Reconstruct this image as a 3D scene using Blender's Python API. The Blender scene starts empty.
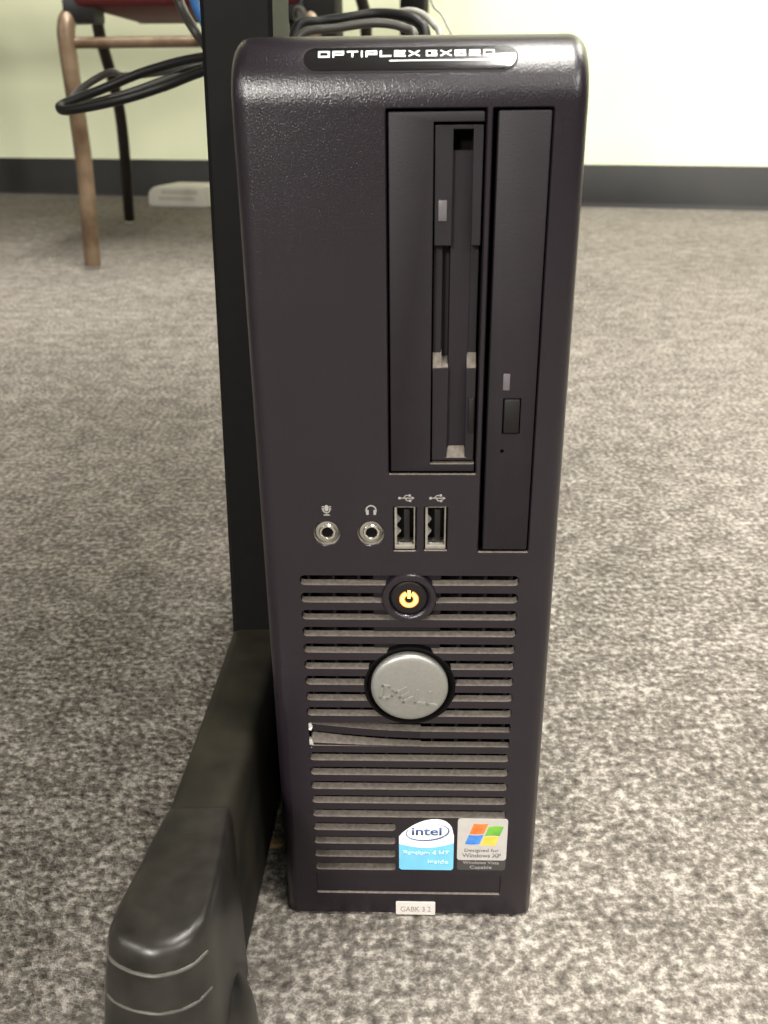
import bpy, bmesh, math, random
from mathutils import Vector, Matrix
random.seed(7)
C = bpy.context.scene.collection
MM = 0.001
PI = math.pi

# ------------------------------------------------------------------ camera
SC = bpy.context.scene
cam_d = bpy.data.cameras.new('camera')
cam = bpy.data.objects.new('camera', cam_d); C.objects.link(cam)
PITCH, ROLL, CAM_H = 0.4272133, -0.0114659, 0.2918456
fw = Vector((0, math.cos(PITCH), -math.sin(PITCH)))
rt0 = Vector((1, 0, 0)); up0 = rt0.cross(fw)
RT = math.cos(ROLL)*rt0 + math.sin(ROLL)*up0
UP = -math.sin(ROLL)*rt0 + math.cos(ROLL)*up0
cam.matrix_world = Matrix(((RT.x, UP.x, -fw.x, 0), (RT.y, UP.y, -fw.y, 0), (RT.z, UP.z, -fw.z, CAM_H), (0, 0, 0, 1)))
cam_d.sensor_fit = 'VERTICAL'; cam_d.sensor_height = 36.0
cam_d.lens = 36.0*930/1024
cam_d.clip_start = 0.01; cam_d.clip_end = 50
cam_d.dof.use_dof = True; cam_d.dof.focus_distance = 0.335
cam_d.dof.aperture_fstop = cam_d.lens/1.5
SC.camera = cam

# ------------------------------------------------------------------ world, lamps, exposure
SC.view_settings.view_transform = 'Standard'
SC.view_settings.look = 'None'
SC.view_settings.gamma = 1.0
SC.view_settings.use_curve_mapping = False
SC.view_settings.exposure = 0.0
w = bpy.data.worlds.new('world'); SC.world = w; w.use_nodes = True
bg = w.node_tree.nodes['Background']
bg.inputs['Color'].default_value = (1.0, 0.96, 0.86, 1)
bg.inputs['Strength'].default_value = 0.10

def area(name, loc, sx, sy, power, col=(1.0, 0.97, 0.90), rot=(0, 0, 0)):
    d = bpy.data.lights.new(name, 'AREA'); d.shape = 'RECTANGLE'
    d.size = sx; d.size_y = sy; d.energy = power; d.color = col
    o = bpy.data.objects.new(name, d); C.objects.link(o)
    o.location = loc; o.rotation_euler = rot
    return o
# unseen overhead area lights at troffer height, some added to brighten surfaces
area('overhead_area_light', (0.37, -0.25, 2.58), 0.3, 1.0, 70)
area('overhead_area_light', (0.47, 0.45, 2.58), 0.3, 1.2, 84)  # added to brighten the carpet on the right
area('overhead_area_light', (1.85, 1.6, 2.58), 0.6, 1.2, 80)
area('overhead_area_light', (0.7, -2.8, 2.58), 0.6, 1.2, 30)
area('overhead_area_light', (2.4, -2.2, 2.58), 0.6, 1.2, 130)
area('overhead_area_light', (-3.2, -1.7, 2.58), 0.6, 1.2, 120)  # extra lamp, added to lighten the left of the back wall
area('overhead_area_light', (-1.8, -3.9, 2.58), 0.6, 1.2, 560)  # strong lamp added far back, low angle onto the left wall
area('overhead_area_light', (-6.0, -1.2, 2.58), 0.6, 0.6, 90)  # small lamp added for a glint on the bezel's left corner
area('overhead_area_light', (-0.75, 1.45, 2.58), 0.6, 1.2, 58)

# ------------------------------------------------------------------ materials
def new_mat(name):
    m = bpy.data.materials.new(name); m.use_nodes = True
    return m, m.node_tree, m.node_tree.nodes['Principled BSDF']
def setp(b, col=None, rough=None, metal=None, spec=None, coat=None):
    if col is not None: b.inputs['Base Color'].default_value = (*col, 1)
    if rough is not None: b.inputs['Roughness'].default_value = rough
    if metal is not None: b.inputs['Metallic'].default_value = metal
    if spec is not None: b.inputs['Specular IOR Level'].default_value = spec
    if coat is not None: b.inputs['Coat Weight'].default_value = coat
def mat(name, col, rough=0.5, metal=0.0, spec=0.5, coat=0.0, vary=0.0, vscale=200.0, bump=0.0, bscale=1500.0, bdist=0.0002, col2=None):
    m, nt, b = new_mat(name); setp(b, col, rough, metal, spec, coat)
    tc = nt.nodes.new('ShaderNodeTexCoord')
    if vary or col2:
        n = nt.nodes.new('ShaderNodeTexNoise'); n.inputs['Scale'].default_value = vscale; n.inputs['Detail'].default_value = 5
        nt.links.new(tc.outputs['Object'], n.inputs['Vector'])
        r = nt.nodes.new('ShaderNodeValToRGB')
        r.color_ramp.elements[0].position = 0.35; r.color_ramp.elements[1].position = 0.68
        c2 = col2 or tuple(min(1, c*(1+vary)) for c in col)
        c1 = col if col2 else tuple(c*(1-vary) for c in col)
        r.color_ramp.elements[0].color = (*c1, 1); r.color_ramp.elements[1].color = (*c2, 1)
        nt.links.new(n.outputs['Fac'], r.inputs['Fac']); nt.links.new(r.outputs['Color'], b.inputs['Base Color'])
    if bump:
        n2 = nt.nodes.new('ShaderNodeTexNoise'); n2.inputs['Scale'].default_value = bscale; n2.inputs['Detail'].default_value = 2
        nt.links.new(tc.outputs['Object'], n2.inputs['Vector'])
        bp = nt.nodes.new('ShaderNodeBump'); bp.inputs['Strength'].default_value = bump; bp.inputs['Distance'].default_value = bdist
        nt.links.new(n2.outputs['Fac'], bp.inputs['Height']); nt.links.new(bp.outputs['Normal'], b.inputs['Normal'])
    return m
M_CASE = mat('charcoal_plastic', (0.0100, 0.0068, 0.0110), 0.28, spec=0.6, vary=0.10, vscale=60, bump=0.6, bscale=2100, bdist=0.00017)
M_PANEL = mat('matte_charcoal_plastic', (0.0125, 0.0095, 0.0125), 0.55, spec=0.28, vary=0.08, vscale=90, bump=0.2, bscale=2200, bdist=0.0002)
M_DARK = mat('black_plastic', (0.007, 0.006, 0.0065), 0.55, spec=0.3, vary=0.1)
M_VOID = mat('shade_black_interior', (0.003, 0.0025, 0.0025), 0.8, spec=0.08, vary=0.1)  # near black puts the shade of slots and recesses into the colour
M_DUST_LIT = mat('dusty_and_lit_plastic', (0.125, 0.107, 0.093), 0.85, spec=0.2, vary=0.22, vscale=700)  # dust on the slats; also paints light caught by ramps and lip
M_STEEL = mat('dark_painted_steel', (0.05, 0.047, 0.05), 0.45, vary=0.08)
M_SILVER = mat('silver_metal', (0.30, 0.295, 0.275), 0.42, metal=0.55, vary=0.05, vscale=900, bump=0.08, bscale=4000, bdist=0.0001)
M_CHROME = mat('bright_metal', (0.75, 0.73, 0.68), 0.25, metal=1.0, vary=0.05)
M_PORT = mat('beige_port_frame', (0.22, 0.20, 0.17), 0.55, vary=0.12, vscale=500)
M_GLOSS = mat('glossy_black', (0.006, 0.006, 0.007), 0.13, spec=0.6, coat=0.6, vary=0.1)
M_PRINT = mat('light_grey_print', (0.30, 0.285, 0.27), 0.6, vary=0.05)
M_WPRINT = mat('white_print', (0.85, 0.85, 0.85), 0.5, vary=0.03)
M_LEDOFF = mat('grey_lens', (0.11, 0.10, 0.108), 0.3, vary=0.05)
M_STUB = mat('broken_plastic_edge', (0.5, 0.48, 0.44), 0.6, vary=0.1)
M_STW = mat('sticker_white', (0.80, 0.81, 0.80), 0.3, vary=0.03)
M_STB = mat('sticker_blue', (0.17, 0.50, 0.78), 0.3, vary=0.06, vscale=150)
M_STN = mat('sticker_navy', (0.05, 0.09, 0.25), 0.35, vary=0.05)
M_STLB = mat('sticker_pale_blue', (0.55, 0.78, 0.92), 0.35, vary=0.05)
M_STG = mat('sticker_silver', (0.52, 0.50, 0.48), 0.32, metal=0.2, vary=0.04)
M_STD = mat('sticker_dark_strip', (0.05, 0.046, 0.045), 0.4, vary=0.05)
M_STT = mat('sticker_grey_text', (0.16, 0.15, 0.15), 0.5, vary=0.05)
M_RED = mat('flag_red', (0.80, 0.13, 0.03), 0.35, col2=(0.85, 0.27, 0.06), vscale=180)
M_GRN = mat('flag_green', (0.09, 0.32, 0.04), 0.35, col2=(0.22, 0.46, 0.06), vscale=180)
M_BLU = mat('flag_blue', (0.03, 0.15, 0.52), 0.35, col2=(0.10, 0.30, 0.68), vscale=180)
M_YEL = mat('flag_yellow', (0.80, 0.46, 0.05), 0.35, col2=(0.85, 0.55, 0.12), vscale=180)
M_TAG = mat('white_tag', (0.62, 0.58, 0.54), 0.5, vary=0.06, vscale=400)
M_TAGT = mat('tag_ink', (0.25, 0.22, 0.22), 0.6, vary=0.06)
M_COL = mat('black_powder_coat', (0.0035, 0.003, 0.0027), 0.6, spec=0.18, vary=0.15, vscale=150, bump=0.2, bscale=1500)
M_FOOT = mat('dusty_black_paint', (0.007, 0.0065, 0.0045), 0.6, spec=0.28, col2=(0.026, 0.022, 0.015), vscale=45, bump=0.15, bscale=900)
M_CAP = mat('scuffed_black_rubber', (0.009, 0.008, 0.007), 0.34, spec=0.42, col2=(0.028, 0.025, 0.021), vscale=70, bump=0.12, bscale=1200)
M_RIDGE = mat('pale_rubber_edge', (0.07, 0.064, 0.056), 0.4, vary=0.15)  # lighter tone for the end cap ridges
M_WOODTOP = mat('grey_laminate', (0.30, 0.27, 0.23), 0.45, vary=0.08, vscale=30)
M_BRONZE = mat('bronze_enamel', (0.085, 0.05, 0.026), 0.38, metal=0.3, col2=(0.22, 0.155, 0.10), vscale=18)
M_BRDK = mat('dark_bronze_enamel', (0.014, 0.009, 0.006), 0.45, metal=0.3, vary=0.2)
M_REDF = mat('red_vinyl', (0.095, 0.005, 0.008), 0.6, vary=0.15, vscale=120)
M_BLKR = mat('black_rubber', (0.005, 0.0045, 0.0045), 0.48, spec=0.35, vary=0.1)
M_GLIDE = mat('pale_glide', (0.6, 0.56, 0.48), 0.4, vary=0.05)
M_CABGR = mat('grey_cable', (0.045, 0.042, 0.036), 0.45, vary=0.1)
M_CABPALE = mat('pale_grey_cable', (0.30, 0.29, 0.26), 0.45, vary=0.08)
M_CABBLUE = mat('blue_cable', (0.02, 0.13, 0.38), 0.4, vary=0.1)
M_WBOX = mat('off_white_plastic', (0.62, 0.60, 0.52), 0.5, vary=0.05)
M_CRUMB = mat('tan_crumb', (0.35, 0.20, 0.10), 0.7, vary=0.2, vscale=800)
M_BASEB = mat('charcoal_vinyl', (0.019, 0.018, 0.017), 0.5, spec=0.3, vary=0.08, vscale=12)
M_WALL = mat('pale_green_paint', (0.82, 0.85, 0.60), 0.7, vary=0.02, vscale=8, bump=0.1, bscale=160, bdist=0.001)
m, nt, b = new_mat('amber_power_light'); setp(b, (0.9, 0.5, 0.1), 0.4)
b.inputs['Emission Color'].default_value = (1.0, 0.46, 0.14, 1); b.inputs['Emission Strength'].default_value = 2.4
M_AMBER = m
m, nt, b = new_mat('deep_amber_glow'); setp(b, (0.6, 0.2, 0.03), 0.4)
b.inputs['Emission Color'].default_value = (1.0, 0.27, 0.03, 1); b.inputs['Emission Strength'].default_value = 0.75
M_AMBER_RIM = m

def carpet():
    m, nt, b = new_mat('speckled_carpet'); setp(b, rough=0.95, spec=0.12)
    tc = nt.nodes.new('ShaderNodeTexCoord')
    def noise(scale, det, rough=0.6):
        n = nt.nodes.new('ShaderNodeTexNoise'); n.inputs['Scale'].default_value = scale; n.inputs['Detail'].default_value = det
        n.inputs['Roughness'].default_value = rough; nt.links.new(tc.outputs['Object'], n.inputs['Vector']); return n
    n1 = noise(250, 4, 0.7); n2 = noise(45, 3); n3 = noise(5, 2)
    a = nt.nodes.new('ShaderNodeMath'); a.operation = 'MULTIPLY_ADD'
    nt.links.new(n2.outputs['Fac'], a.inputs[0]); a.inputs[1].default_value = 0.30; nt.links.new(n1.outputs['Fac'], a.inputs[2])
    a2 = nt.nodes.new('ShaderNodeMath'); a2.operation = 'MULTIPLY_ADD'
    nt.links.new(n3.outputs['Fac'], a2.inputs[0]); a2.inputs[1].default_value = 0.12; nt.links.new(a.outputs[0], a2.inputs[2])
    r = nt.nodes.new('ShaderNodeValToRGB'); e = r.color_ramp.elements
    e[0].position = 0.54; e[0].color = (0.058, 0.052, 0.045, 1)
    e[1].position = 0.86; e[1].color = (0.34, 0.313, 0.28, 1)
    k = e.new(0.70); k.color = (0.142, 0.126, 0.110, 1)
    nt.links.new(a2.outputs[0], r.inputs['Fac']); nt.links.new(r.outputs['Color'], b.inputs['Base Color'])
    v = nt.nodes.new('ShaderNodeTexVoronoi'); v.inputs['Scale'].default_value = 260
    nt.links.new(tc.outputs['Object'], v.inputs['Vector'])
    s = nt.nodes.new('ShaderNodeMath'); s.operation = 'SUBTRACT'
    nt.links.new(n1.outputs['Fac'], s.inputs[0]); nt.links.new(v.outputs['Distance'], s.inputs[1])
    bp = nt.nodes.new('ShaderNodeBump'); bp.inputs['Strength'].default_value = 0.65; bp.inputs['Distance'].default_value = 0.003
    nt.links.new(s.outputs[0], bp.inputs['Height']); nt.links.new(bp.outputs['Normal'], b.inputs['Normal'])
    return m
M_CARPET = carpet()

# ------------------------------------------------------------------ mesh helpers (all lengths in mm inside builders)
def link(name, bm, mats, parent=None, smooth=35, loc=None):
    me = bpy.data.meshes.new(name)
    bmesh.ops.recalc_face_normals(bm, faces=bm.faces)
    bm.to_mesh(me); bm.free()
    if not isinstance(mats, (list, tuple)): mats = [mats]
    for x in mats: me.materials.append(x)
    if smooth:
        me.shade_smooth(); me.set_sharp_from_angle(angle=math.radians(smooth))
    o = bpy.data.objects.new(name, me); C.objects.link(o)
    if parent: o.parent = parent
    if loc: o.location = loc
    return o
def empty(name, loc=(0, 0, 0), rz=0):
    o = bpy.data.objects.new(name, None); C.objects.link(o)
    o.location = loc; o.rotation_euler = (0, 0, rz); o.empty_display_size = 0.05
    return o
def tag(o, label, cat, group=None):
    o['label'] = label; o['category'] = cat
    if group: o['group'] = group
    return o
def struct(o):
    o['kind'] = 'structure'; return o
def faces_tag(bm, start, mi):
    for f in list(bm.faces)[start:]: f.material_index = mi
def add_hull(bm, rings, caps=True, close=True, mi=0):
    """rings: list of lists of points (mm), same count; quads between them."""
    st = len(bm.faces)
    R = [[bm.verts.new(Vector(p)*MM) for p in ring] for ring in rings]
    n = len(R[0])
    for a, bb in zip(R[:-1], R[1:]):
        for i in range(n if close else n-1):
            j = (i+1) % n
            bm.faces.new((a[i], a[j], bb[j], bb[i]))
    if caps:
        bm.faces.new(R[0][::-1]); bm.faces.new(R[-1])
    bm.faces.ensure_lookup_table(); faces_tag(bm, st, mi)
def add_box(bm, x0, x1, y0, y1, z0, z1, bev=0.0, mi=0, seg=2):
    t = bmesh.new()
    vs = [t.verts.new(Vector(p)*MM) for p in ((x0,y0,z0),(x1,y0,z0),(x1,y1,z0),(x0,y1,z0),(x0,y0,z1),(x1,y0,z1),(x1,y1,z1),(x0,y1,z1))]
    for f in ((3,2,1,0),(4,5,6,7),(0,1,5,4),(1,2,6,5),(2,3,7,6),(3,0,4,7)): t.faces.new([vs[i] for i in f])
    if bev: bmesh.ops.bevel(t, geom=list(t.edges), offset=bev*MM, segments=seg, affect='EDGES', profile=0.5)
    merge(bm, t, mi)
def merge(bm, t, mi=None, mtx=None):
    if mtx is not None: bmesh.ops.transform(t, matrix=mtx, verts=t.verts)
    me = bpy.data.meshes.new('tmp'); st = len(bm.faces)
    if mi is not None:
        for f in t.faces: f.material_index = mi
    t.to_mesh(me); t.free(); bm.from_mesh(me); bpy.data.meshes.remove(me); bm.faces.ensure_lookup_table()
def add_prism(bm, pts, y0, y1, mi=0):
    """polygon in (x,z), extruded along y from y0 to y1"""
    add_hull(bm, [[(x, y0, z) for x, z in pts], [(x, y1, z) for x, z in pts]], mi=mi)
def add_lathe(bm, cx, cz, prof, seg=48, mi=0, capend=True):
    """profile [(radius, y)] around the y axis through (cx, cz)"""
    rings = []
    for r, y in prof:
        rings.append([(cx+r*math.cos(2*PI*i/seg), y, cz+r*math.sin(2*PI*i/seg)) for i in range(seg)])
    add_hull(bm, rings, caps=capend, mi=mi)
def add_tube(bm, pts, r, seg=12, mi=0, sub=8, smooth=True, rads=None):
    P = [Vector(p) for p in pts]
    if smooth and len(P) > 2:
        Q = []
        E = [2*P[0]-P[1]]+P+[2*P[-1]-P[-2]]
        for i in range(1, len(E)-2):
            for k in range(sub):
                t = k/sub; p0, p1, p2, p3 = E[i-1:i+3]
                Q.append(0.5*((2*p1)+(p2-p0)*t+(2*p0-5*p1+4*p2-p3)*t*t+(3*p1-p0-3*p2+p3)*t**3))
        Q.append(P[-1]); P = Q
    rings = []; prev = None
    for i, p in enumerate(P):
        d = (P[min(i+1, len(P)-1)]-P[max(i-1, 0)]).normalized()
        if prev is None:
            a = d.cross(Vector((0.13, 0.21, 0.97)))
            if a.length < 1e-3: a = d.cross(Vector((1, 0, 0)))
        else: a = prev-d*prev.dot(d)
        a.normalize(); prev = a; c = d.cross(a)
        rr = r if rads is None else rads[0]+(rads[1]-rads[0])*i/(len(P)-1)
        rings.append([p+rr*(math.cos(2*PI*k/seg)*a+math.sin(2*PI*k/seg)*c) for k in range(seg)])
    add_hull(bm, rings, mi=mi)
def stadium(x0, x1, z0, z1, r, n=5):
    pts = []
    for cx_, cz_, a0 in ((x1-r, z0+r, -90), (x1-r, z1-r, 0), (x0+r, z1-r, 90), (x0+r, z0+r, 180)):
        for k in range(n+1):
            a = math.radians(a0+90*k/n); pts.append((cx_+r*math.cos(a), cz_+r*math.sin(a)))
    return pts
def boolean(obj, cutter_bm, op='DIFFERENCE'):
    me = bpy.data.meshes.new('cut'); bmesh.ops.recalc_face_normals(cutter_bm, faces=cutter_bm.faces)
    cutter_bm.to_mesh(me); cutter_bm.free()
    co = bpy.data.objects.new('cut', me); C.objects.link(co); co.parent = obj.parent
    bpy.context.view_layer.update()
    md = obj.modifiers.new('b', 'BOOLEAN'); md.operation = op; md.solver = 'EXACT'; md.object = co
    dg = bpy.context.evaluated_depsgraph_get()
    nm = bpy.data.meshes.new_from_object(obj.evaluated_get(dg))
    obj.modifiers.clear(); old = obj.data; obj.data = nm; bpy.data.meshes.remove(old)
    bpy.data.objects.remove(co); bpy.data.meshes.remove(me)
def text_bm(s, height, width=None, depth=0.06, spacing=1.0, bold=0.0):
    """text as a bmesh in mm units*MM, facing -y, centred on x, baseline z=0"""
    cu = bpy.data.curves.new('t', 'FONT'); cu.body = s; cu.size = 1.0; cu.align_x = 'CENTER'; cu.resolution_u = 4
    cu.space_character = spacing; cu.offset = bold
    ob = bpy.data.objects.new('t', cu); C.objects.link(ob)
    dg = bpy.context.evaluated_depsgraph_get(); me = bpy.data.meshes.new_from_object(ob.evaluated_get(dg))
    bpy.data.objects.remove(ob); bpy.data.curves.remove(cu)
    t = bmesh.new(); t.from_mesh(me); bpy.data.meshes.remove(me)
    xs = [v.co.x for v in t.verts]; ys = [v.co.y for v in t.verts]
    k = height/0.69; kx = k if width is None else width/(max(xs)-min(xs)); mx = (max(xs)+min(xs))/2
    for v in t.verts: v.co = Vector(((v.co.x-mx)*kx*MM, 0, v.co.y*k*MM))
    r = bmesh.ops.extrude_face_region(t, geom=list(t.faces))
    bmesh.ops.translate(t, vec=(0, -depth*MM, 0), verts=[g for g in r['geom'] if isinstance(g, bmesh.types.BMVert)])
    return t
def put_text(bm, s, x, y, z, height, width=None, depth=0.06, mi=0, rot=0.0, **kw):
    t = text_bm(s, height, width, depth, **kw)
    merge(bm, t, mi, Matrix.Translation(Vector((x, y, z))*MM) @ Matrix.Rotation(rot, 4, 'Y'))
def strokes(bm, segs, wd, y0, y1, mi=0, f=lambda p: p):
    """thick straight strokes in (x,z), each a thin prism"""
    for (x0, z0), (x1, z1) in segs:
        d = Vector((x1-x0, z1-z0)).normalized()*wd/2; n = Vector((-d.y, d.x))
        q = [(x0-d.x+n.x, z0-d.y+n.y), (x0-d.x-n.x, z0-d.y-n.y), (x1+d.x-n.x, z1+d.y-n.y), (x1+d.x+n.x, z1+d.y+n.y)]
        add_hull(bm, [[f((x, y0, z)) for x, z in q], [f((x, y1, z)) for x, z in q]], mi=mi)
def arc_band(bm, cx_, cz_, rx, rz, a0, a1, w0, w1, y0, y1, n=24, tilt=0.0, mi=0):
    """elliptic band whose width goes w0 -> w1"""
    inn, out = [], []
    for i in range(n+1):
        t = i/n; a = math.radians(a0+(a1-a0)*t); wv = (w0+(w1-w0)*t)/2
        for L, s in ((inn, -1), (out, 1)):
            x = (rx+s*wv)*math.cos(a); z = (rz+s*wv)*math.sin(a)
            L.append((cx_+x*math.cos(tilt)-z*math.sin(tilt), cz_+x*math.sin(tilt)+z*math.cos(tilt)))
    rings = [[(o[0], y0, o[1]), (i_[0], y0, i_[1]), (i_[0], y1, i_[1]), (o[0], y1, o[1])] for o, i_ in zip(out, inn)]
    add_hull(bm, rings, mi=mi)

# ------------------------------------------------------------------ the setting
bm = bmesh.new(); add_box(bm, -3500, 3500, -2500, 4600, -60, 0)
struct(link('floor', bm, M_CARPET, smooth=0))
WY = math.radians(-17.75)
wall_root = (-0.04, 2.785, 0)
bm = bmesh.new(); add_box(bm, -3200, 3200, 0, 120, -60, 2600)
o = struct(link('wall_back', bm, M_WALL, smooth=0)); o.location = wall_root; o.rotation_euler = (0, 0, WY)
bm = bmesh.new()
add_hull(bm, [[(x, 0, 0), (x, -9, 0), (x, -7, 6), (x, -4, 14), (x, -4, 102), (x, -2, 105), (x, 0, 105)] for x in (-3200, 3200)])
o = struct(link('baseboard_back', bm, M_BASEB)); o.location = wall_root; o.rotation_euler = (0, 0, WY)

# ------------------------------------------------------------------ the computer
YAW = -0.0325382
pc = empty('desktop_computer', (0.0077701, 0.2632856, 0), YAW)
tag(pc, 'upright dark charcoal desktop computer tower standing on the carpet with glowing amber power button', 'computer')
W2, R, H, SR, DEP = 47.0, 17.0, 304.8, 5.0, 30.0
def profile(d):
    p = [(DEP, 0.6), (d+0.8, 0.6), (d, 1.6)]
    for i in range(0, 13):
        a = math.radians(180-90*i/12); p.append((R+(R-d)*math.cos(a), H-R+(R-d)*math.sin(a)))
    p.append((DEP, H-d)); return p
rings = []
angs = [90*i/8 for i in range(9)]
for a in angs[::-1]:
    a = math.radians(a); rings.append([(-(W2-SR+SR*math.sin(a)), y, z) for y, z in profile(SR*(1-math.cos(a)))])
for a in angs:
    a = math.radians(a); rings.append([(W2-SR+SR*math.sin(a), y, z) for y, z in profile(SR*(1-math.cos(a)))])
bm = bmesh.new(); add_hull(bm, rings)
bezel = link('front_bezel', bm, [M_CASE, M_DUST_LIT, M_VOID, M_PANEL], pc, smooth=0)
# hollow behind the grille and behind the drive bays
c = bmesh.new(); add_box(c, -36.5, 36.5, 2.9, 24, 20, 152.5); boolean(bezel, c)
SLOT0, PITCHS, SH = 145.84, 6.45, 3.6
def flare(c, x0, x1, z0, z1, depth, ch=0.5, r=0.5):
    add_hull(c, [[(x, -1, z) for x, z in stadium(x0-ch*2, x1+ch*2, z0-ch*2, z1+ch*2, r+ch)],
                 [(x, 0.0+ch, z) for x, z in stadium(x0, x1, z0, z1, r)],
                 [(x, depth, z) for x, z in stadium(x0, x1, z0, z1, r)]])
c = bmesh.new()
for i in range(20):
    v0 = SLOT0-PITCHS*i
    if i in (9, 10): continue
    x0 = -35.3+0.0*i; x1 = -4.6 if i >= 16 else 35.4
    fr = stadium(x0, x1, v0, v0+SH, 1.7)
    bk = [(x, z+0.9*(v0+SH-z)/SH) for x, z in fr]
    add_hull(c, [[(x, -1, z) for x, z in fr], [(x, 0, z) for x, z in fr], [(x, 5, z) for x, z in bk]])
v9 = SLOT0-PITCHS*9; v10 = SLOT0-PITCHS*10
add_prism(c, [(-35.0, v10+0.3), (-33.5, v10), (35.0, v10), (35.4, v10+1.8), (35.0, v10+SH), (4, v10+SH), (4, v9), (35.0, v9), (35.4, v9+1.8), (35.0, v9+SH), (-33.5, v9+SH), (-35.0, v9+SH-0.4)], -1, 5)
flare(c, -6.1, 20.2, 184.7, 287.0, 9)              # 3.5 inch bay
flare(c, 21.9, 37.5, 158.1, 287.0, 9)              # optical bay
flare(c, -4.9, 2.3, 158.4, 173.6, 8, 0.45, 0.6)    # usb openings
flare(c, 4.7, 12.0, 158.6, 173.6, 8, 0.45, 0.6)
for jx in (-25.9, -12.0):
    add_lathe(c, jx, 164.4, [(5.3, -1), (4.2, 0.3), (4.0, 6)], 32)
flare(c, -35, 34.6, 11.6, 21.2, 0.9, 0.4, 0.4)     # shallow step below the grille
boolean(bezel, c)
c = bmesh.new()
add_lathe(c, 0.3, 106.6, [(15.4, -1), (15.4, 8)], 72); add_lathe(c, 0.05, 141.2, [(8.8, -1), (8.8, 8)], 64)
boolean(bezel, c)
me = bezel.data
for p in me.polygons:
    n, ce = p.normal, p.center/MM
    p.material_index = 0
    if 0.2 < ce.y < 24 and abs(ce.x) < 38 and 3 < ce.z < 290:
        if n.z > 0.6 and ce.y < 3.0: p.material_index = 1
        elif ce.y > 2.85: p.material_index = 2
me.shade_smooth(); me.set_sharp_from_angle(angle=math.radians(28))

# steel cover behind the bezel
bm = bmesh.new(); add_box(bm, -45, 45, 30, 340, 1, 303, 1.5)
add_box(bm, -45.4, 45.4, 34, 36, 3, 302.6, 0.3)
link('steel_cover', bm, M_STEEL, pc)

# grille details: ribs behind, filler block, two snapped slats
bm = bmesh.new()
for k in range(9):
    x = -33.0+8.3*k
    add_box(bm, x-0.45, x+0.45, 4.2, 9, 20.5, 152)
add_box(bm, -36, 36, 11, 12, 20.5, 152, mi=2)
add_box(bm, -11.6, 10.4, 2.6, 4.6, 116, 151.5)
def bent(bm, va, h, dz, depth, x0=-34.4, x1=4.2, y0=0.05, mi_top=1, tilt=0.0):
    n = 14; rings = []
    for k in range(n+1):
        t = k/n; x = x0+(x1-x0)*t; e = (1-t)**1.6; dv = dz*e; tl = tilt*e
        rings.append([(x, y0+0.5*e, va+dv), (x, y0+0.5*e, va+dv+h), (x, depth, va+dv+h+tl), (x, depth, va+dv+tl)])
    st = len(bm.faces); add_hull(bm, rings)
    bm.faces.ensure_lookup_table()
    for f in list(bm.faces)[st:]:
        f.normal_update()
        if abs(f.normal.z) > 0.4 and f.calc_center_median().z > (va+dz*0.3+h*0.6)*MM: f.material_index = mi_top
bent(bm, v10+SH, PITCHS-SH, 2.6, 3.9)
bent(bm, v10-0.9, 1.0, 0.9, 3.4, tilt=2.6)
link('grille_insert', bm, [M_PANEL, M_DUST_LIT, M_VOID], pc)
bm = bmesh.new()
for vz in (v9+0.4, v10-0.6):
    add_hull(bm, [[(-35.2, 0.3, vz), (-34.2, -0.1, vz-0.3), (-33.5, 0.6, vz+1.0), (-34.0, 0.2, vz+2.5), (-35.2, 0.4, vz+2.9)],
                  [(-35.2, 2.5, vz), (-34.4, 2.5, vz-0.3), (-33.8, 2.5, vz+1.0), (-34.3, 2.5, vz+2.4), (-35.2, 2.5, vz+2.9)]])
o = link('snapped_slat_end', bm, M_STUB, pc, smooth=0); o['label'] = 'pale broken plastic at the snapped grille slats'

# 3.5 inch bay cover with the floppy drive
bm = bmesh.new(); add_box(bm, -5.5, 19.7, -0.15, 7, 185.5, 286.3, 0.45)
bc = link('drive_bay_cover', bm, [M_PANEL, M_DUST_LIT], pc)
c = bmesh.new(); add_box(c, 6.35, 22, -2, 9, 187.9, 283.9); boolean(bc, c)
for p in bc.data.polygons: p.material_index = 1 if (p.normal.z > 0.6 and p.center.z < 0.19) else 0  # upward lip painted pale for the light it catches
bc.data.shade_smooth(); bc.data.set_sharp_from_angle(angle=math.radians(28))
fd = None
bm = bmesh.new()
# face left of the slot, stepping in for the finger recess
def face(x0, x1, z0, z1, y0, y1=8.6): add_box(bm, x0, x1, y0, y1, z0, z1, 0.15)
face(6.9, 11.6, 252.3, 283.0, 0.5); face(6.9, 11.4, 188.9, 217.6, 0.7)
face(6.9, 9.3, 217.6, 252.3, 3.0); face(9.3, 11.4, 217.6, 252.3, 6.0)
face(17.0, 19.5, 252.3, 283.0, 0.5); face(16.8, 19.4, 188.9, 217.6, 0.7); face(17.0, 19.4, 217.6, 252.3, 3.2)
face(11.5, 17.0, 282.0, 283.0, 0.5); face(11.3, 17.0, 188.9, 189.8, 0.7)
add_hull(bm, [[(11.5, 6.5, 282), (17.0, 6.5, 282), (17.0, 6.5, 276.5), (11.5, 6.5, 276.5)], [(11.5, 8.5, 282), (17, 8.5, 282), (17, 8.5, 276.5), (11.5, 8.5, 276.5)]], mi=2)  # black face paints the shade at the top of the slot
# hinged slot flap
add_hull(bm, [[(11.5, 2.6, z), (17.0, 2.9, z), (17.0, 8, z), (11.5, 8, z)] for z in (276.6, 192.8)])
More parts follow.
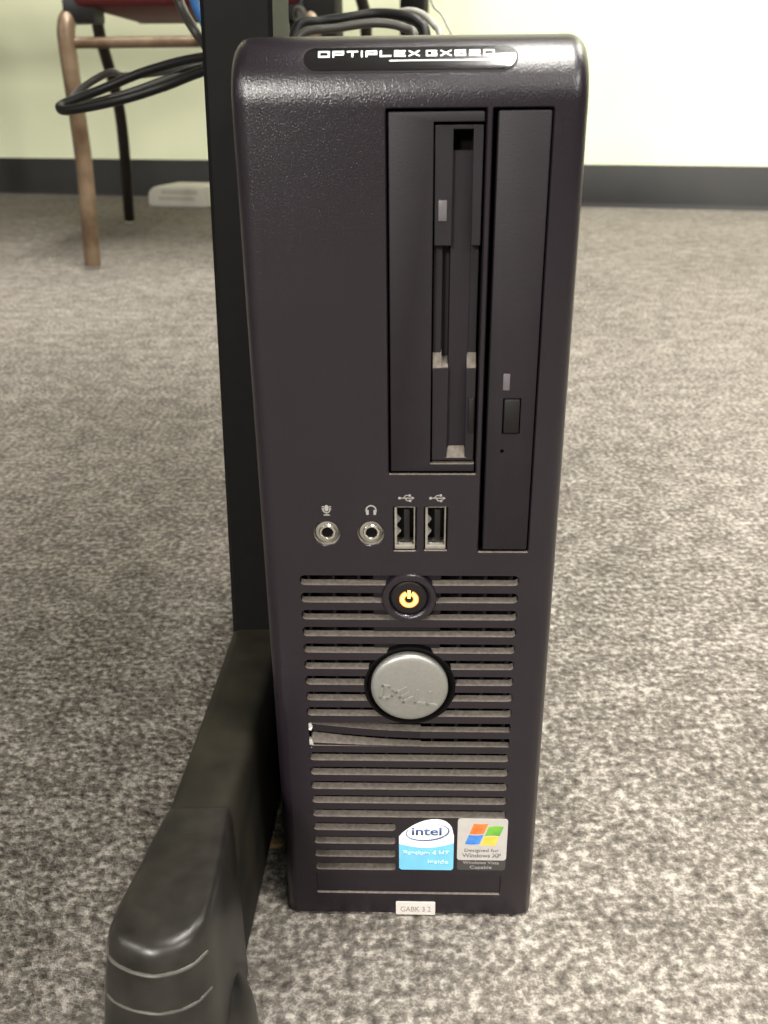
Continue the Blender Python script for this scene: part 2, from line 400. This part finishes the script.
# sloped ramps at the foot of the recesses, caught light painted as pale colour
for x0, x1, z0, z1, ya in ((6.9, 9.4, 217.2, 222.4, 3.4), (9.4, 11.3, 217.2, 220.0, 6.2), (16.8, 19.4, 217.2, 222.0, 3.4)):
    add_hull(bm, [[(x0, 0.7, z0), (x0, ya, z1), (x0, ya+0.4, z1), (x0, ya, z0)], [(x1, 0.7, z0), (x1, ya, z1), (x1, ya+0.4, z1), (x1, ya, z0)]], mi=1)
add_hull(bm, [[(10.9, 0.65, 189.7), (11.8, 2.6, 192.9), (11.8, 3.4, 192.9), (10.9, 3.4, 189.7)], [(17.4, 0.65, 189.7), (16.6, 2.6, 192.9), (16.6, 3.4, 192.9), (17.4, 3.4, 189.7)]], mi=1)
fd = link('floppy_drive', bm, [M_PANEL, M_DUST_LIT, M_VOID], pc, smooth=20)
bm = bmesh.new(); add_box(bm, 17.6, 19.1, -0.3, 2, 198.2, 208.6, 0.25); link('eject_button', bm, M_DARK, fd)
bm = bmesh.new(); add_box(bm, 7.9, 10.2, 0.2, 2, 258.8, 264.2, 0.15); o = link('indicator_lens', bm, M_LEDOFF, fd); o['label'] = 'small grey indicator window'

# slim optical drive
bm = bmesh.new(); add_box(bm, 23.3, 37.1, -0.15, 8, 158.9, 286.4, 0.45)
od = link('optical_drive', bm, M_PANEL, pc)
c = bmesh.new(); add_box(c, 27.6, 33.0, -2, 2.6, 197.6, 208.7); boolean(od, c)
c = bmesh.new(); add_lathe(c, 28.0, 192.1, [(0.6, -2), (0.6, 5)], 16); boolean(od, c)
od.data.shade_smooth(); od.data.set_sharp_from_angle(angle=math.radians(28))
bm = bmesh.new(); add_box(bm, 28.0, 32.6, -0.9, 2.4, 198.0, 208.4, 0.45); link('eject_button', bm, M_DARK, od)
bm = bmesh.new(); add_box(bm, 27.4, 29.4, -0.25, 1.5, 211.1, 216.1, 0.15); o = link('indicator_lens', bm, M_LEDOFF, od); o['label'] = 'small grey indicator window'

# audio jacks
for jx, nm in ((-25.9, 'microphone'), (-12.0, 'headphone')):
    bm = bmesh.new()
    add_lathe(bm, jx, 164.4, [(4.25, 0.35), (4.0, 1.0), (4.0, 3.5), (0.2, 3.5), (0.2, 1.3), (3.6, 1.3)], 32, mi=0, capend=False)
    add_lathe(bm, jx+0.25, 164.7, [(2.75, 2.2), (2.75, 0.2), (2.45, -0.15), (1.9, -0.15), (1.65, 0.2), (1.62, 1.7), (0.1, 1.7)], 32, mi=1)
    add_lathe(bm, jx+0.25, 164.7, [(1.61, 0.35), (1.61, 0.6)], 24, mi=2)  # black disc stands in for the shade inside the socket
    o = link('audio_jack', bm, [M_PORT, M_CHROME, M_VOID], pc)
    o['label'] = 'round metal %s socket' % nm
# usb ports
for ux in (-1.3, 8.35):
    bm = bmesh.new(); z0, z1 = 159.2, 173.2; x0, x1 = ux-3.2, ux+3.2
    # metal shell (four walls), tongue and contact spring
    add_box(bm, x0, x0+0.7, 0.6, 7, z0, z1, mi=0); add_box(bm, x1-0.4, x1, 1.2, 7, z0, z1, mi=0)
    add_box(bm, x0, x1, 0.4, 7, z0-0.4, z0+0.9, 0.2, mi=0); add_box(bm, x0, x1, 1.4, 7, z1-0.4, z1, mi=0)
    add_box(bm, x0+0.7, x1-0.4, 6.4, 7, z0, z1, mi=2)
    add_box(bm, ux-0.3, ux+1.5, 1.6, 6.4, z0+1.6, z1-1.2, 0.2, mi=2)
    add_box(bm, x0+1.1, x1-0.9, 0.7, 2.0, z0+0.9, z0+1.8, 0.25, mi=1)
    for k in range(2):
        zz = z0+3.2+4.2*k
        add_hull(bm, [[(x0+0.7, 2.5, zz), (x0+1.9, 3.2, zz+1.2), (x0+0.7, 3.9, zz+2.4)], [(x0+0.7, 2.5, zz+0.6), (x0+1.9, 3.2, zz+1.8), (x0+0.7, 3.9, zz+3.0)]], mi=3)
    link('usb_port', bm, [M_PORT, M_CHROME, M_DARK, M_CABPALE], pc)
# printed symbols
bm = bmesh.new(); yp0, yp1 = 0.03, -0.05
x, z = -25.7, 172.6
add_prism(bm, stadium(x-0.6, x+0.6, z-0.5, z+1.6, 0.6), yp0, yp1)
arc_band(bm, x, z+0.1, 1.1, 1.1, 180, 360, 0.35, 0.35, yp0, yp1)
strokes(bm, [((x, z-1.0), (x, z-1.8)), ((x-0.8, z-1.8), (x+0.8, z-1.8)), ((x-1.25, z+1.0), (x-0.9, z+1.0)), ((x+0.9, z+1.0), (x+1.25, z+1.0)), ((x-1.3, z+0.3), (x-0.9, z+0.3)), ((x+0.9, z+0.3), (x+1.3, z+0.3))], 0.35, yp0, yp1)
link('microphone_symbol', bm, M_PRINT, pc)
bm = bmesh.new(); x, z = -11.8, 172.3
arc_band(bm, x, z+0.1, 1.55, 1.6, -20, 200, 0.4, 0.4, yp0, yp1)
for s in (-1, 1): add_prism(bm, stadium(x+s*1.15-0.42, x+s*1.15+0.42, z-1.4, z+0.3, 0.3), yp0, yp1)
link('headphone_symbol', bm, M_PRINT, pc)
for x in (-0.9, 8.7):
    bm = bmesh.new(); z = 176.6
    f = lambda p: (p[0], p[1], p[2])
    strokes(bm, [((x-1.8, z), (x+1.9, z)), ((x-0.9, z), (x-0.1, z+0.9)), ((x-0.1, z+0.9), (x+0.9, z+0.9)), ((x-0.4, z), (x+0.3, z-0.9)), ((x+0.3, z-0.9), (x+1.0, z-0.9))], 0.28, yp0, yp1)
    add_lathe(bm, x-2.0, z, [(0.45, yp0), (0.45, yp1)], 16)
    add_lathe(bm, x+1.1, z+0.9, [(0.42, yp0), (0.42, yp1)], 16)
    add_box(bm, x+0.9, x+1.6, yp1, yp0, z-1.25, z-0.55)
    add_prism(bm, [(x+1.7, z+0.55), (x+1.7, z-0.55), (x+2.6, z)], yp0, yp1)
    link('usb_symbol', bm, M_PRINT, pc)

# power button
bm = bmesh.new()
add_lathe(bm, 0.05, 141.2, [(9.0, 4.0), (9.0, 0.0), (8.6, -0.75), (7.6, -1.0), (6.9, -0.8), (6.3, -0.1), (6.15, 1.2), (0.1, 1.2)], 64)
link('power_button_surround', bm, M_CASE, pc)
bm = bmesh.new()
add_lathe(bm, 0.05, 141.2, [(5.95, 1.6), (5.95, 0.1), (5.5, -0.3), (3.5, -0.45), (0.05, -0.5)], 64)
pb = link('power_button', bm, M_DARK, pc)
bm = bmesh.new()
arc_band(bm, 0.05, 141.0, 2.25, 2.25, 112, 428, 1.2, 1.2, -0.3, -0.58)
arc_band(bm, 0.05, 141.0, 2.25, 2.25, 112, 428, 1.9, 1.9, -0.3, -0.52, mi=1)
strokes(bm, [((0.05, 141.8), (0.05, 143.8))], 0.95, -0.3, -0.6)
o = link('power_symbol', bm, [M_AMBER, M_AMBER_RIM], pb); o['label'] = 'glowing amber power symbol'

# round silver badge
bm = bmesh.new()
add_lathe(bm, 0.3, 106.6, [(15.6, 4.5), (15.6, 0.1), (15.2, -0.25), (14.7, -0.1), (14.2, 1.6), (0.1, 1.6)], 72)
link('badge_seat', bm, M_VOID, pc)
bm = bmesh.new()
add_lathe(bm, 0.25, 106.6, [(13.1, 1.8), (13.1, -0.5), (12.8, -1.0), (12.2, -1.35), (11.2, -1.55), (7, -1.75), (0.05, -1.85)], 72)
bd = link('round_badge', bm, M_SILVER, pc, smooth=50)
bm = bmesh.new(); a = math.radians(9)
def bl(px, pz):   # badge letter frame: rotated a little clockwise
    return (0.3+px*math.cos(a)+pz*math.sin(a), 104.2-px*math.sin(a)+pz*math.cos(a))
def bseg(L): return [(bl(*p), bl(*q_)) for p, q_ in L]
hw, hh = 2.0, 2.4
L = [((-9.6, -hh), (-9.6, hh)), ((-9.6, hh), (-7.4, hh)), ((-7.4, hh), (-6.0, 1.0)), ((-6.0, 1.0), (-6.0, -1.0)), ((-6.0, -1.0), (-7.4, -hh)), ((-7.4, -hh), (-9.6, -hh))]
ec = (-1.8, 0)     # slanted E
def er(px, pz): c_, s_ = math.cos(math.radians(40)), math.sin(math.radians(40)); return (ec[0]+px*c_-pz*s_, ec[1]+px*s_+pz*c_)
E_ = [((-1.7, -2.2), (-1.7, 2.2)), ((-1.7, 2.2), (1.9, 2.2)), ((-1.7, 0), (1.6, 0)), ((-1.7, -2.2), (1.9, -2.2))]
L += [(er(*p), er(*q_)) for p, q_ in E_]
L += [((2.3, hh), (2.3, -hh)), ((2.3, -hh), (5.4, -hh)), ((6.6, hh), (6.6, -hh)), ((6.6, -hh), (9.7, -hh))]
strokes(bm, bseg(L), 0.9, -1.2, -2.1)
link('badge_lettering', bm, M_SILVER, bd, smooth=0)

# glossy name plate on the rounded top edge, following its curve
def bull(u, s, lift):
    """point on the bullnose: u across, s = arc length from where the front turns, lift = height off the skin"""
    a = s/R
    return (u, R-(R+lift)*math.cos(a), H-R+(R+lift)*math.sin(a))
S0, S1 = 8.2, 16.2
def plate(bm, x0, x1, s0, s1, lift, n=20, mi=0):
    r = (s1-s0)/2; sc = (s0+s1)/2
    xs = [x0+r*(1-math.cos(PI/2*k/8)) for k in range(9)] + [x0+r+(x1-x0-2*r)*k/n for k in range(1, n)] + [x1-r+r*math.sin(PI/2*k/8) for k in range(9)]
    top = []; bot = []
    rings = []
    for x in xs:
        if x < x0+r: hgt = math.sqrt(max(0.01, r*r-(x0+r-x)**2))
        elif x > x1-r: hgt = math.sqrt(max(0.01, r*r-(x-x1+r)**2))
        else: hgt = r
        ring = [bull(x, sc-hgt+2*hgt*k/8, lift) for k in range(9)]+[bull(x, sc+hgt-2*hgt*k/8, -0.5) for k in range(9)]
        rings.append(ring)
    add_hull(bm, rings, mi=mi)
bm = bmesh.new(); plate(bm, -28.1, 28.1, S0-0.1, S1+0.1, 0.12, mi=1); plate(bm, -27.5, 27.5, S0+0.45, S1-0.45, 0.3, mi=0)
npl = link('name_plate', bm, [M_GLOSS, M_DARK], pc, smooth=60)
GL = {'O': [((0,0),(0,1)),((0,1),(1,1)),((1,1),(1,0)),((1,0),(0,0))], 'P': [((0,0),(0,1)),((0,1),(1,1)),((1,1),(1,.4)),((1,.4),(0,.4))],
      'T': [((0,1),(1,1)),((.5,1),(.5,0))], 'I': [((0,0),(0,1))], 'L': [((0,1),(0,0)),((0,0),(1,0))],
      'E': [((0,0),(0,1)),((0,1),(1,1)),((0,.5),(.9,.5)),((0,0),(1,0))], 'X': [((0,0),(1,1)),((0,1),(1,0))],
      'G': [((1,1),(0,1)),((0,1),(0,0)),((0,0),(1,0)),((1,0),(1,.5)),((1,.5),(.55,.5))],
      '6': [((1,1),(0,1)),((0,1),(0,0)),((0,0),(1,0)),((1,0),(1,.55)),((1,.55),(0,.55))],
      '2': [((0,1),(1,1)),((1,1),(1,.5)),((1,.5),(0,.5)),((0,.5),(0,0)),((0,0),(1,0))], '0': [((0,0),(0,1)),((0,1),(1,1)),((1,1),(1,0)),((1,0),(0,0))]}
bm = bmesh.new(); x = -23.4; sb = 12.6; hL = 1.6; wL = 2.5
for ch in 'OPTIPLEX GX620':
    if ch == ' ': x += 0.8; continue
    ww = 0.0 if ch == 'I' else wL
    strokes(bm, [((x+p[0]*ww, sb+p[1]*hL), (x+q_[0]*ww, sb+q_[1]*hL)) for p, q_ in GL[ch]], 0.34 if ch in 'GX620E' and x > -3 else 0.44, 0.25, 0.36, f=lambda p: bull(p[0], p[2], p[1]))
    x += ww+1.2
strokes(bm, [((-5.0, 11.2), (26.2-3, 11.2))], 0.28, 0.25, 0.33, f=lambda p: bull(p[0], p[2], p[1]))
o = link('name_plate_lettering', bm, M_WPRINT, npl, smooth=0); o['label'] = 'white model lettering'

# processor sticker
X0, X1, Z0, Z1 = -3.6, 16.7, 23.9, 48.4
def smooth_top(n=24):
    pts = [(X0, 40.0)]
    for k in range(n+1):
        t = k/n
        x = X0+(X1-X0)*t
        # arch that peaks right of the centre
        z = 40.0+8.4*math.sin(min(1, t/0.66)*PI/2)**0.8 if t < 0.66 else 40.5+7.9*math.sqrt(max(0, 1-((t-0.66)/0.34)**2.4))
        pts.append((x, z))
    return pts
bm = bmesh.new()
out = [(X0, Z0+0.8), (X0+0.8, Z0), (X1-0.8, Z0), (X1, Z0+0.8)] + smooth_top()[::-1][:-1]
add_prism(bm, out, 0.02, -0.16, mi=0)
blue = [(X0, Z0+0.8), (X0+0.8, Z0), (X1-0.8, Z0), (X1, Z0+0.8), (X1, 37.2)]+[(X1-(X1-X0)*t, 37.2-2.1*math.sin(PI*t)-0.6*t) for t in [k/12 for k in range(1, 12)]]+[(X0, 36.6)]
add_prism(bm, blue, -0.10, -0.20, mi=1)
cxs, czs = 6.9, 42.3
arc_band(bm, cxs, czs, 7.9, 3.9, 60, -40, 0.15, 0.75, -0.1, -0.21, tilt=0.13, mi=2)
arc_band(bm, cxs, czs, 7.9, 3.9, 150, 318, 0.25, 0.75, -0.1, -0.21, tilt=0.13, mi=2)
put_text(bm, 'intel', 6.6, -0.16, 41.0, 3.6, 11.0, mi=2, bold=0.02)
put_text(bm, 'Pentium 4 HT', 6.6, -0.2, 31.3, 2.1, 17.0, mi=3, bold=0.01)
put_text(bm, 'inside', 11.0, -0.2, 27.0, 2.0, 7.6, mi=3, bold=0.01)
o = link('processor_sticker', bm, [M_STW, M_STB, M_STN, M_STLB], pc, smooth=0); o['label'] = 'white and sky blue rounded sticker reading intel'
# operating system sticker
bm = bmesh.new()
add_prism(bm, stadium(18.0, 36.3, 29.0, 49.0, 1.2), 0.02, -0.16, mi=0)
add_prism(bm, stadium(18.1, 36.2, 24.0, 30.0, 1.2), 0.02, -0.12, mi=1)
def wave(xa, xb, za, zb, lean=1.55):
    n = 6; lo = []; hi = []
    for k in range(n+1):
        t = k/n; x = xa+(xb-xa)*t; wv = 0.45*math.sin((x-20)*PI*2/13.0)
        lo.append((x+(za-37)*lean*0.2, za-wv)); hi.append((x+(zb-37)*lean*0.2, zb-wv))
    return lo+hi[::-1]
fx = 20.4
add_prism(bm, wave(fx+0.4, fx+5.7, 42.0, 46.9), -0.1, -0.22, mi=2)
add_prism(bm, wave(fx+6.4, fx+11.9, 40.7, 45.2), -0.1, -0.22, mi=3)
add_prism(bm, wave(fx+0.4, fx+5.7, 37.1, 41.5), -0.1, -0.22, mi=4)
add_prism(bm, wave(fx+6.4, fx+11.9, 35.9, 40.3), -0.1, -0.22, mi=5)
put_text(bm, 'Designed for', 27.1, -0.16, 33.2, 1.5, 12.8, mi=6, bold=0.012)
put_text(bm, 'Windows XP', 27.1, -0.16, 30.5, 1.9, 14.4, mi=6, bold=0.02)
put_text(bm, 'Windows Vista', 27.0, -0.12, 27.1, 1.4, 13.5, mi=7)
put_text(bm, 'Capable', 27.0, -0.12, 24.8, 1.4, 8.2, mi=7)
o = link('system_sticker', bm, [M_STG, M_STD, M_RED, M_GRN, M_BLU, M_YEL, M_STT, M_PRINT], pc, smooth=0); o['label'] = 'silver sticker with a four colour waving flag'
# little white tag at the foot
bm = bmesh.new()
add_prism(bm, stadium(-4.9, 10.2, 1.0, 7.4, 0.4), 0.02, -0.4, mi=0)
put_text(bm, 'GABK 3 2', 2.7, -0.4, 2.6, 2.6, 11.6, mi=1)
o = link('asset_tag', bm, [M_TAG, M_TAGT], pc, smooth=0); o['label'] = 'small white printed tag'

# ------------------------------------------------------------------ the desk beside it
dk = empty('computer_desk', (-0.055, 0.362, 0), 0)
tag(dk, 'desk on a black steel leg with a long scuffed black foot left of the computer', 'desk')
def D(p): return (p[0]+55, p[1]-362, p[2])      # world mm -> desk mm
# leaning rectangular column
bm = bmesh.new()
rings = []
for z, xl in ((66, -68.3), (320, -60.2), (712, -47.7)):
    xr = xl+24.5
    rings.append([D((xl+1.5, 356, z)), D((xr-1.5, 356, z)), D((xr, 357.5, z)), D((xr, 420, z)), D((xr-1.5, 421.5, z)), D((xl+1.5, 421.5, z)), D((xl, 420, z)), D((xl, 357.5, z))])
add_hull(bm, rings); link('column', bm, M_COL, dk)
# foot tube: rounded top section swept along the floor
def fsec(cx_, cy_, wd, h, zb, ang, r=6.0):
    pts = []
    ca, sa = math.cos(ang), math.sin(ang)
    for px, pz in stadium(-wd/2, wd/2, zb, h, r, 4):
        pts.append(D((cx_+px*ca, cy_+px*sa, pz)))
    return pts
fa = math.radians(-3.5)
bm = bmesh.new()
add_hull(bm, [fsec(-52.0, 540, 24, 60, 8, fa, 4), fsec(-56.5, 420, 24, 71, 8, fa, 4), fsec(-56.8, 352, 23.5, 73, 8, fa, 4), fsec(-58.5, 300, 22.5, 76, 8, fa, 4), fsec(-62.2, 232, 21.5, 77, 8, fa, 4)])
link('foot', bm, M_FOOT, dk)
# flared end cap
bm = bmesh.new()
plan = [(-73.3, 237), (-75.6, 226), (-77.8, 212), (-80.2, 200), (-80.8, 192), (-79.0, 187.0), (-75.6, 184.0), (-70.5, 181.6), (-64.8, 180.4), (-58.8, 181.6), (-54.4, 184.2), (-51.4, 188.4), (-50.6, 194), (-50.4, 204), (-50.4, 216), (-50.6, 228), (-50.9, 237)]
pc_ = (-64.5, 210)
def inset(d, sh=0.0, wl=0.0):
    out = []
    for x, y in plan:
        k = 1-d/14.0; xx = pc_[0]+(x-pc_[0])*k
        if x < pc_[0]: xx -= wl*min(1, (pc_[0]-x)/8)*min(1, max(0, (237-y)/25))
        else: xx += 0.6*(1-k)*(x-pc_[0])     # the right edge stays crisper
        yy = y if y > 232 else y+d*min(1, (232-y)/22)
        out.append((xx, yy-sh*max(0, (215-y)/35)))
    return out
rr = []
for z, d, sh, wl in ((3, 0, 4.0, 9.0), (30, 0, 2.4, 6.0), (54, 0, 1.0, 2.6), (66, 0, 0.3, 0.6), (71.5, 0.3, 0, 0), (74.8, 1.0, 0, 0), (76.9, 2.2, 0, 0), (78.0, 4.0, 0, 0), (78.2, 6.0, 0, 0)):
    rr.append([D((x, y, z)) for x, y in inset(d, sh, wl)])
add_hull(bm, rr)
ecap = link('end_cap', bm, M_CAP, dk, smooth=60)
bm = bmesh.new()
for zr, sh, wl in ((69.5, 0.1, 0.2), (55.5, 0.9, 2.3)):
    bm = bmesh.new()
    pts = [D((x, y, zr+0.4)) for x, y in inset(0.3, sh, wl)[4:12]]
    add_tube(bm, pts, 0.6, 8, sub=4)
    link('cap_ridge', bm, M_RIDGE, ecap)
# levelling glide showing past the cap
bm = bmesh.new()
prof = [(24, 0.5), (25, 4), (24.5, 12), (22, 20), (17, 27), (9, 32), (3, 33)]
add_hull(bm, [[D((-60+r_*0.66*math.cos(2*PI*i/32), 207+r_*math.sin(2*PI*i/32), z)) for i in range(32)] for r_, z in prof])
link('levelling_glide', bm, M_CAP, dk)
# worktop above (out of the frame, it shades the carpet on the left)
bm = bmesh.new(); add_box(bm, -1045, 110, -420, 560, 712, 740, 2)
link('tabletop', bm, M_WOODTOP, dk)
bm = bmesh.new(); add_box(bm, -1000, -975, 0, 60, 60, 712, 2); link('column', bm, M_COL, dk)
bm = bmesh.new(); add_box(bm, -1000, -975, -200, 200, 5, 72, 4); link('foot', bm, M_FOOT, dk)

# ------------------------------------------------------------------ the second table at the wall
bt = empty('wall_table', (-0.11, 1.72, 0), WY)
tag(bt, 'table at the back wall on dark posts seen past the top edge of the computer', 'table')
bm = bmesh.new(); add_box(bm, -1750, 60, -60, 760, 705, 735, 2); link('tabletop', bm, M_WOODTOP, bt)
bm = bmesh.new(); add_box(bm, -42, 42, 0, 40, 20, 705, 3); lg = link('leg', bm, M_COL, bt)
bm = bmesh.new(); add_lathe(bm, -20, 404, [(13, 0.5), (13, -4), (9, -5.5), (8, -3), (2, -3)], 24); link('bolt_head', bm, M_CABGR, lg)
bm = bmesh.new(); add_box(bm, -28, 28, 600, 640, 20, 705, 3); link('leg', bm, M_COL, bt)
bm = bmesh.new(); add_box(bm, -25, 25, -60, 700, 0, 30, 4); link('foot', bm, M_COL, bt)
bm = bmesh.new(); add_box(bm, -1700, -1640, 0, 40, 20, 705, 3); link('leg', bm, M_COL, bt)
bm = bmesh.new(); add_box(bm, -1700, -1640, 600, 640, 20, 705, 3); link('leg', bm, M_COL, bt)

# ------------------------------------------------------------------ the chair
ch = empty('stacking_chair', (-0.31, 1.718, 0), 0)
tag(ch, 'red padded stacking chair with chipped bronze metal legs behind the desk leg', 'chair')
def leg(pts, m, r=13.5, sz=0.9):
    bm = bmesh.new(); add_tube(bm, pts, r, 14, sub=8)
    return link('leg', bm, m, ch)
HW = 205
def glide(lg, x, y):
    bm = bmesh.new()
    add_hull(bm, [[(x+r_*math.cos(2*PI*i/20), y+r_*math.sin(2*PI*i/20), z) for i in range(20)] for r_, z in ((7, 0.3), (9, 1.5), (9, 7), (8, 10))])
    link('glide', bm, M_GLIDE, lg)
for s in (-1, 1):
    x = s*HW
    l = leg([(x-s*3-(9 if s < 0 else -9), 0, 7), (x-s*2, 2, 180), (x, 4, 330), (x, 6, 380), (x-s*4, 16, 402), (x-s*10, 45, 412), (x-s*12, 110, 414)], M_BRONZE, 14.5)
    glide(l, x-s*3-(9 if s < 0 else -9), 0)
    xb = s*(HW+78)
    l = leg([(xb+s*18, 640, 8), (xb-s*2, 590, 250), (xb+s*0, 500, 420), (xb-s*20, 470, 520), (xb-s*60, 500, 860)], M_BRDK, 12.5)
    glide(l, xb+s*18, 640)
bm = bmesh.new(); add_tube(bm, [(-HW, 8, 366), (HW, 8, 366)], 9, 12, smooth=False); link('stretcher', bm, M_BRONZE, ch)
for s in (-1, 1):
    bm = bmesh.new(); add_tube(bm, [(s*172, 40, 432), (s*172, 420, 432), (s*190, 500, 432)], 11, 12); link('seat_rail', bm, M_BRDK, ch)
    bm = bmesh.new(); add_box(bm, s*180-26, s*180+26, 6, 70, 396, 432, 4); link('seat_bracket', bm, M_BLKR, ch)
bm = bmesh.new(); add_box(bm, -188, 188, -8, 460, 418, 478, 18, seg=4); link('seat', bm, M_REDF, ch)
bm = bmesh.new(); add_box(bm, -195, 195, 478, 520, 600, 860, 18, seg=4); link('backrest', bm, M_REDF, ch)

# ------------------------------------------------------------------ white box at the baseboard
wb = empty('white_plastic_box', (-0.560, 2.705, 0), WY)
tag(wb, 'low off white plastic box lying on the carpet against the black baseboard', 'box')
bm = bmesh.new()
add_prism(bm, [(-86, 6), (-80, 0), (96, 0), (96, 54), (-62, 54), (-82, 40)], -10, 130)
bmesh.ops.bevel(bm, geom=list(bm.edges), offset=4*MM, segments=3, affect='EDGES')
link('casing', bm, M_WBOX, wb)
bm = bmesh.new(); add_box(bm, -40, 70, -10.6, -9.5, 34, 46); add_box(bm, -50, 60, -10.6, -9.5, 18, 28)
o = link('raised_panel', bm, mat('faded_grey_panel', (0.48, 0.46, 0.39), 0.6, vary=0.05), wb)
wb.location = (-0.560, 2.690, 0)

# ------------------------------------------------------------------ cables
def ray(px, py, Y):
    d = RT*((px-384)/930)-UP*((py-512)/930)+fw
    t = Y/d.y; p = d*t; return (p.x*1000, p.y*1000, p.z*1000+CAM_H*1000)
def cable(name, label, pts, r, m, grp=None, world=()):
    bm = bmesh.new()
    add_tube(bm, [ray(*p) if len(p) == 3 and p[2] < 5 else p for p in pts], r, 12, sub=8)
    o = link(name, bm, m); tag(o, label, 'cable', grp); return o
cable('power_cord', 'thick black cord in a long hairpin loop hanging left of the desk leg',
      [(12, 606, 190), (-40, 690, 270), ray(262, 58, .70), ray(205, 57, .72), ray(150, 70, .73), ray(100, 90, .73), ray(66, 103, .72), ray(60, 108, .71), ray(70, 110, .70), ray(120, 100, .69), ray(165, 86, .69), ray(208, 70, .68), ray(262, 62, .66), (-60, 640, 262), (-4, 606, 200)], 3.2, M_BLKR)
cable('signal_cable', 'thin dark grey cable bending beside the hairpin loop of black cord',
      [(0, 612, 240), (-50, 680, 262), ray(262, 66, .74), ray(205, 64, .75), ray(160, 72, .75), ray(125, 76, .755), ray(112, 72, .76), ray(96, 79, .765), ray(80, 90, .76), ray(72, 99, .75), ray(84, 104, .74), ray(130, 92, .735), ray(205, 66, .735), ray(260, 62, .73), (-40, 660, 250), (-5, 612, 230)], 2.6, M_CABGR)
cable('network_cable', 'blue cable hanging down behind the desk leg',
      [ray(170, -150, .66), ray(186, -40, .66), ray(194, 0, .66), ray(205, 24, .66), ray(222, 60, .66), (-70, 640, 180), (-24, 606, 120)], 3.0, M_CABBLUE)
cable('grey_cord', 'grey and black cord slanting down beside the blue cable',
      [ray(150, -150, .68), ray(170, -30, .68), ray(182, 8, .68), ray(197, 34, .67), ray(212, 56, .68), ray(228, 90, .69), (-95, 690, 110), (-30, 650, 40), (-8, 606, 60)], 3.2, M_CABGR)
def rear(x): return (x, 606, 250)
cable('monitor_cable', 'thick black cable arching over the back of the computer top, highest of the bundle',
      [(-34, 606, 250), (-56, 640, 285), ray(296, 31, .66), ray(322, 22, .67), ray(349, 18, .67), ray(376, 14, .67), ray(404, 16, .66), ray(418, 22, .655), ray(426, 38, .65), (30, 636, 280), (27, 606, 240)], 3.3, M_BLKR)
cable('keyboard_cable', 'dark grey cable lying low across the back of the computer top below the thick arch',
      [(-10, 606, 250), (-40, 628, 290), ray(299, 38, .635), ray(338, 28, .64), ray(377, 23, .64), ray(405, 28, .635), ray(415, 40, .63), (20, 620, 285), (14, 606, 250)], 2.6, M_CABGR)
cable('mouse_cable', 'pale grey cable curving down behind the right of the cable bundle',
      [ray(384, 20, .76), ray(398, 13, .75), ray(412, 11, .74), ray(425, 16, .73), ray(434, 25, .72), ray(441, 40, .71), (47, 690, 270), (38, 606, 240)], 2.4, M_CABPALE)
cable('thin_wire', 'thin pale wire rising from the cable bundle across the white wall',
      [ray(415, -60, .80), ray(431, 0, .79), ray(441, 14, .785), ray(448, 27, .78), ray(453, 40, .775), ray(458, 75, .76), (52, 640, 230), (43, 606, 225)], 0.9, M_CABPALE)

# ------------------------------------------------------------------ crumb on the carpet
bm = bmesh.new(); 
bmesh.ops.create_icosphere(bm, subdivisions=2, radius=1)
for v in bm.verts: v.co = Vector((v.co.x*4.2, v.co.y*2.6, v.co.z*1.3+1.2))*MM*(1+0.18*random.uniform(-1, 1))
d = RT*((274-384)/930)-UP*((846-512)/930)+fw; t = -CAM_H/d.z
o = link('crumb', bm, M_CRUMB, loc=(d.x*t, d.y*t, 0)); tag(o, 'small tan crumb on the carpet between the desk foot and the computer', 'crumb')
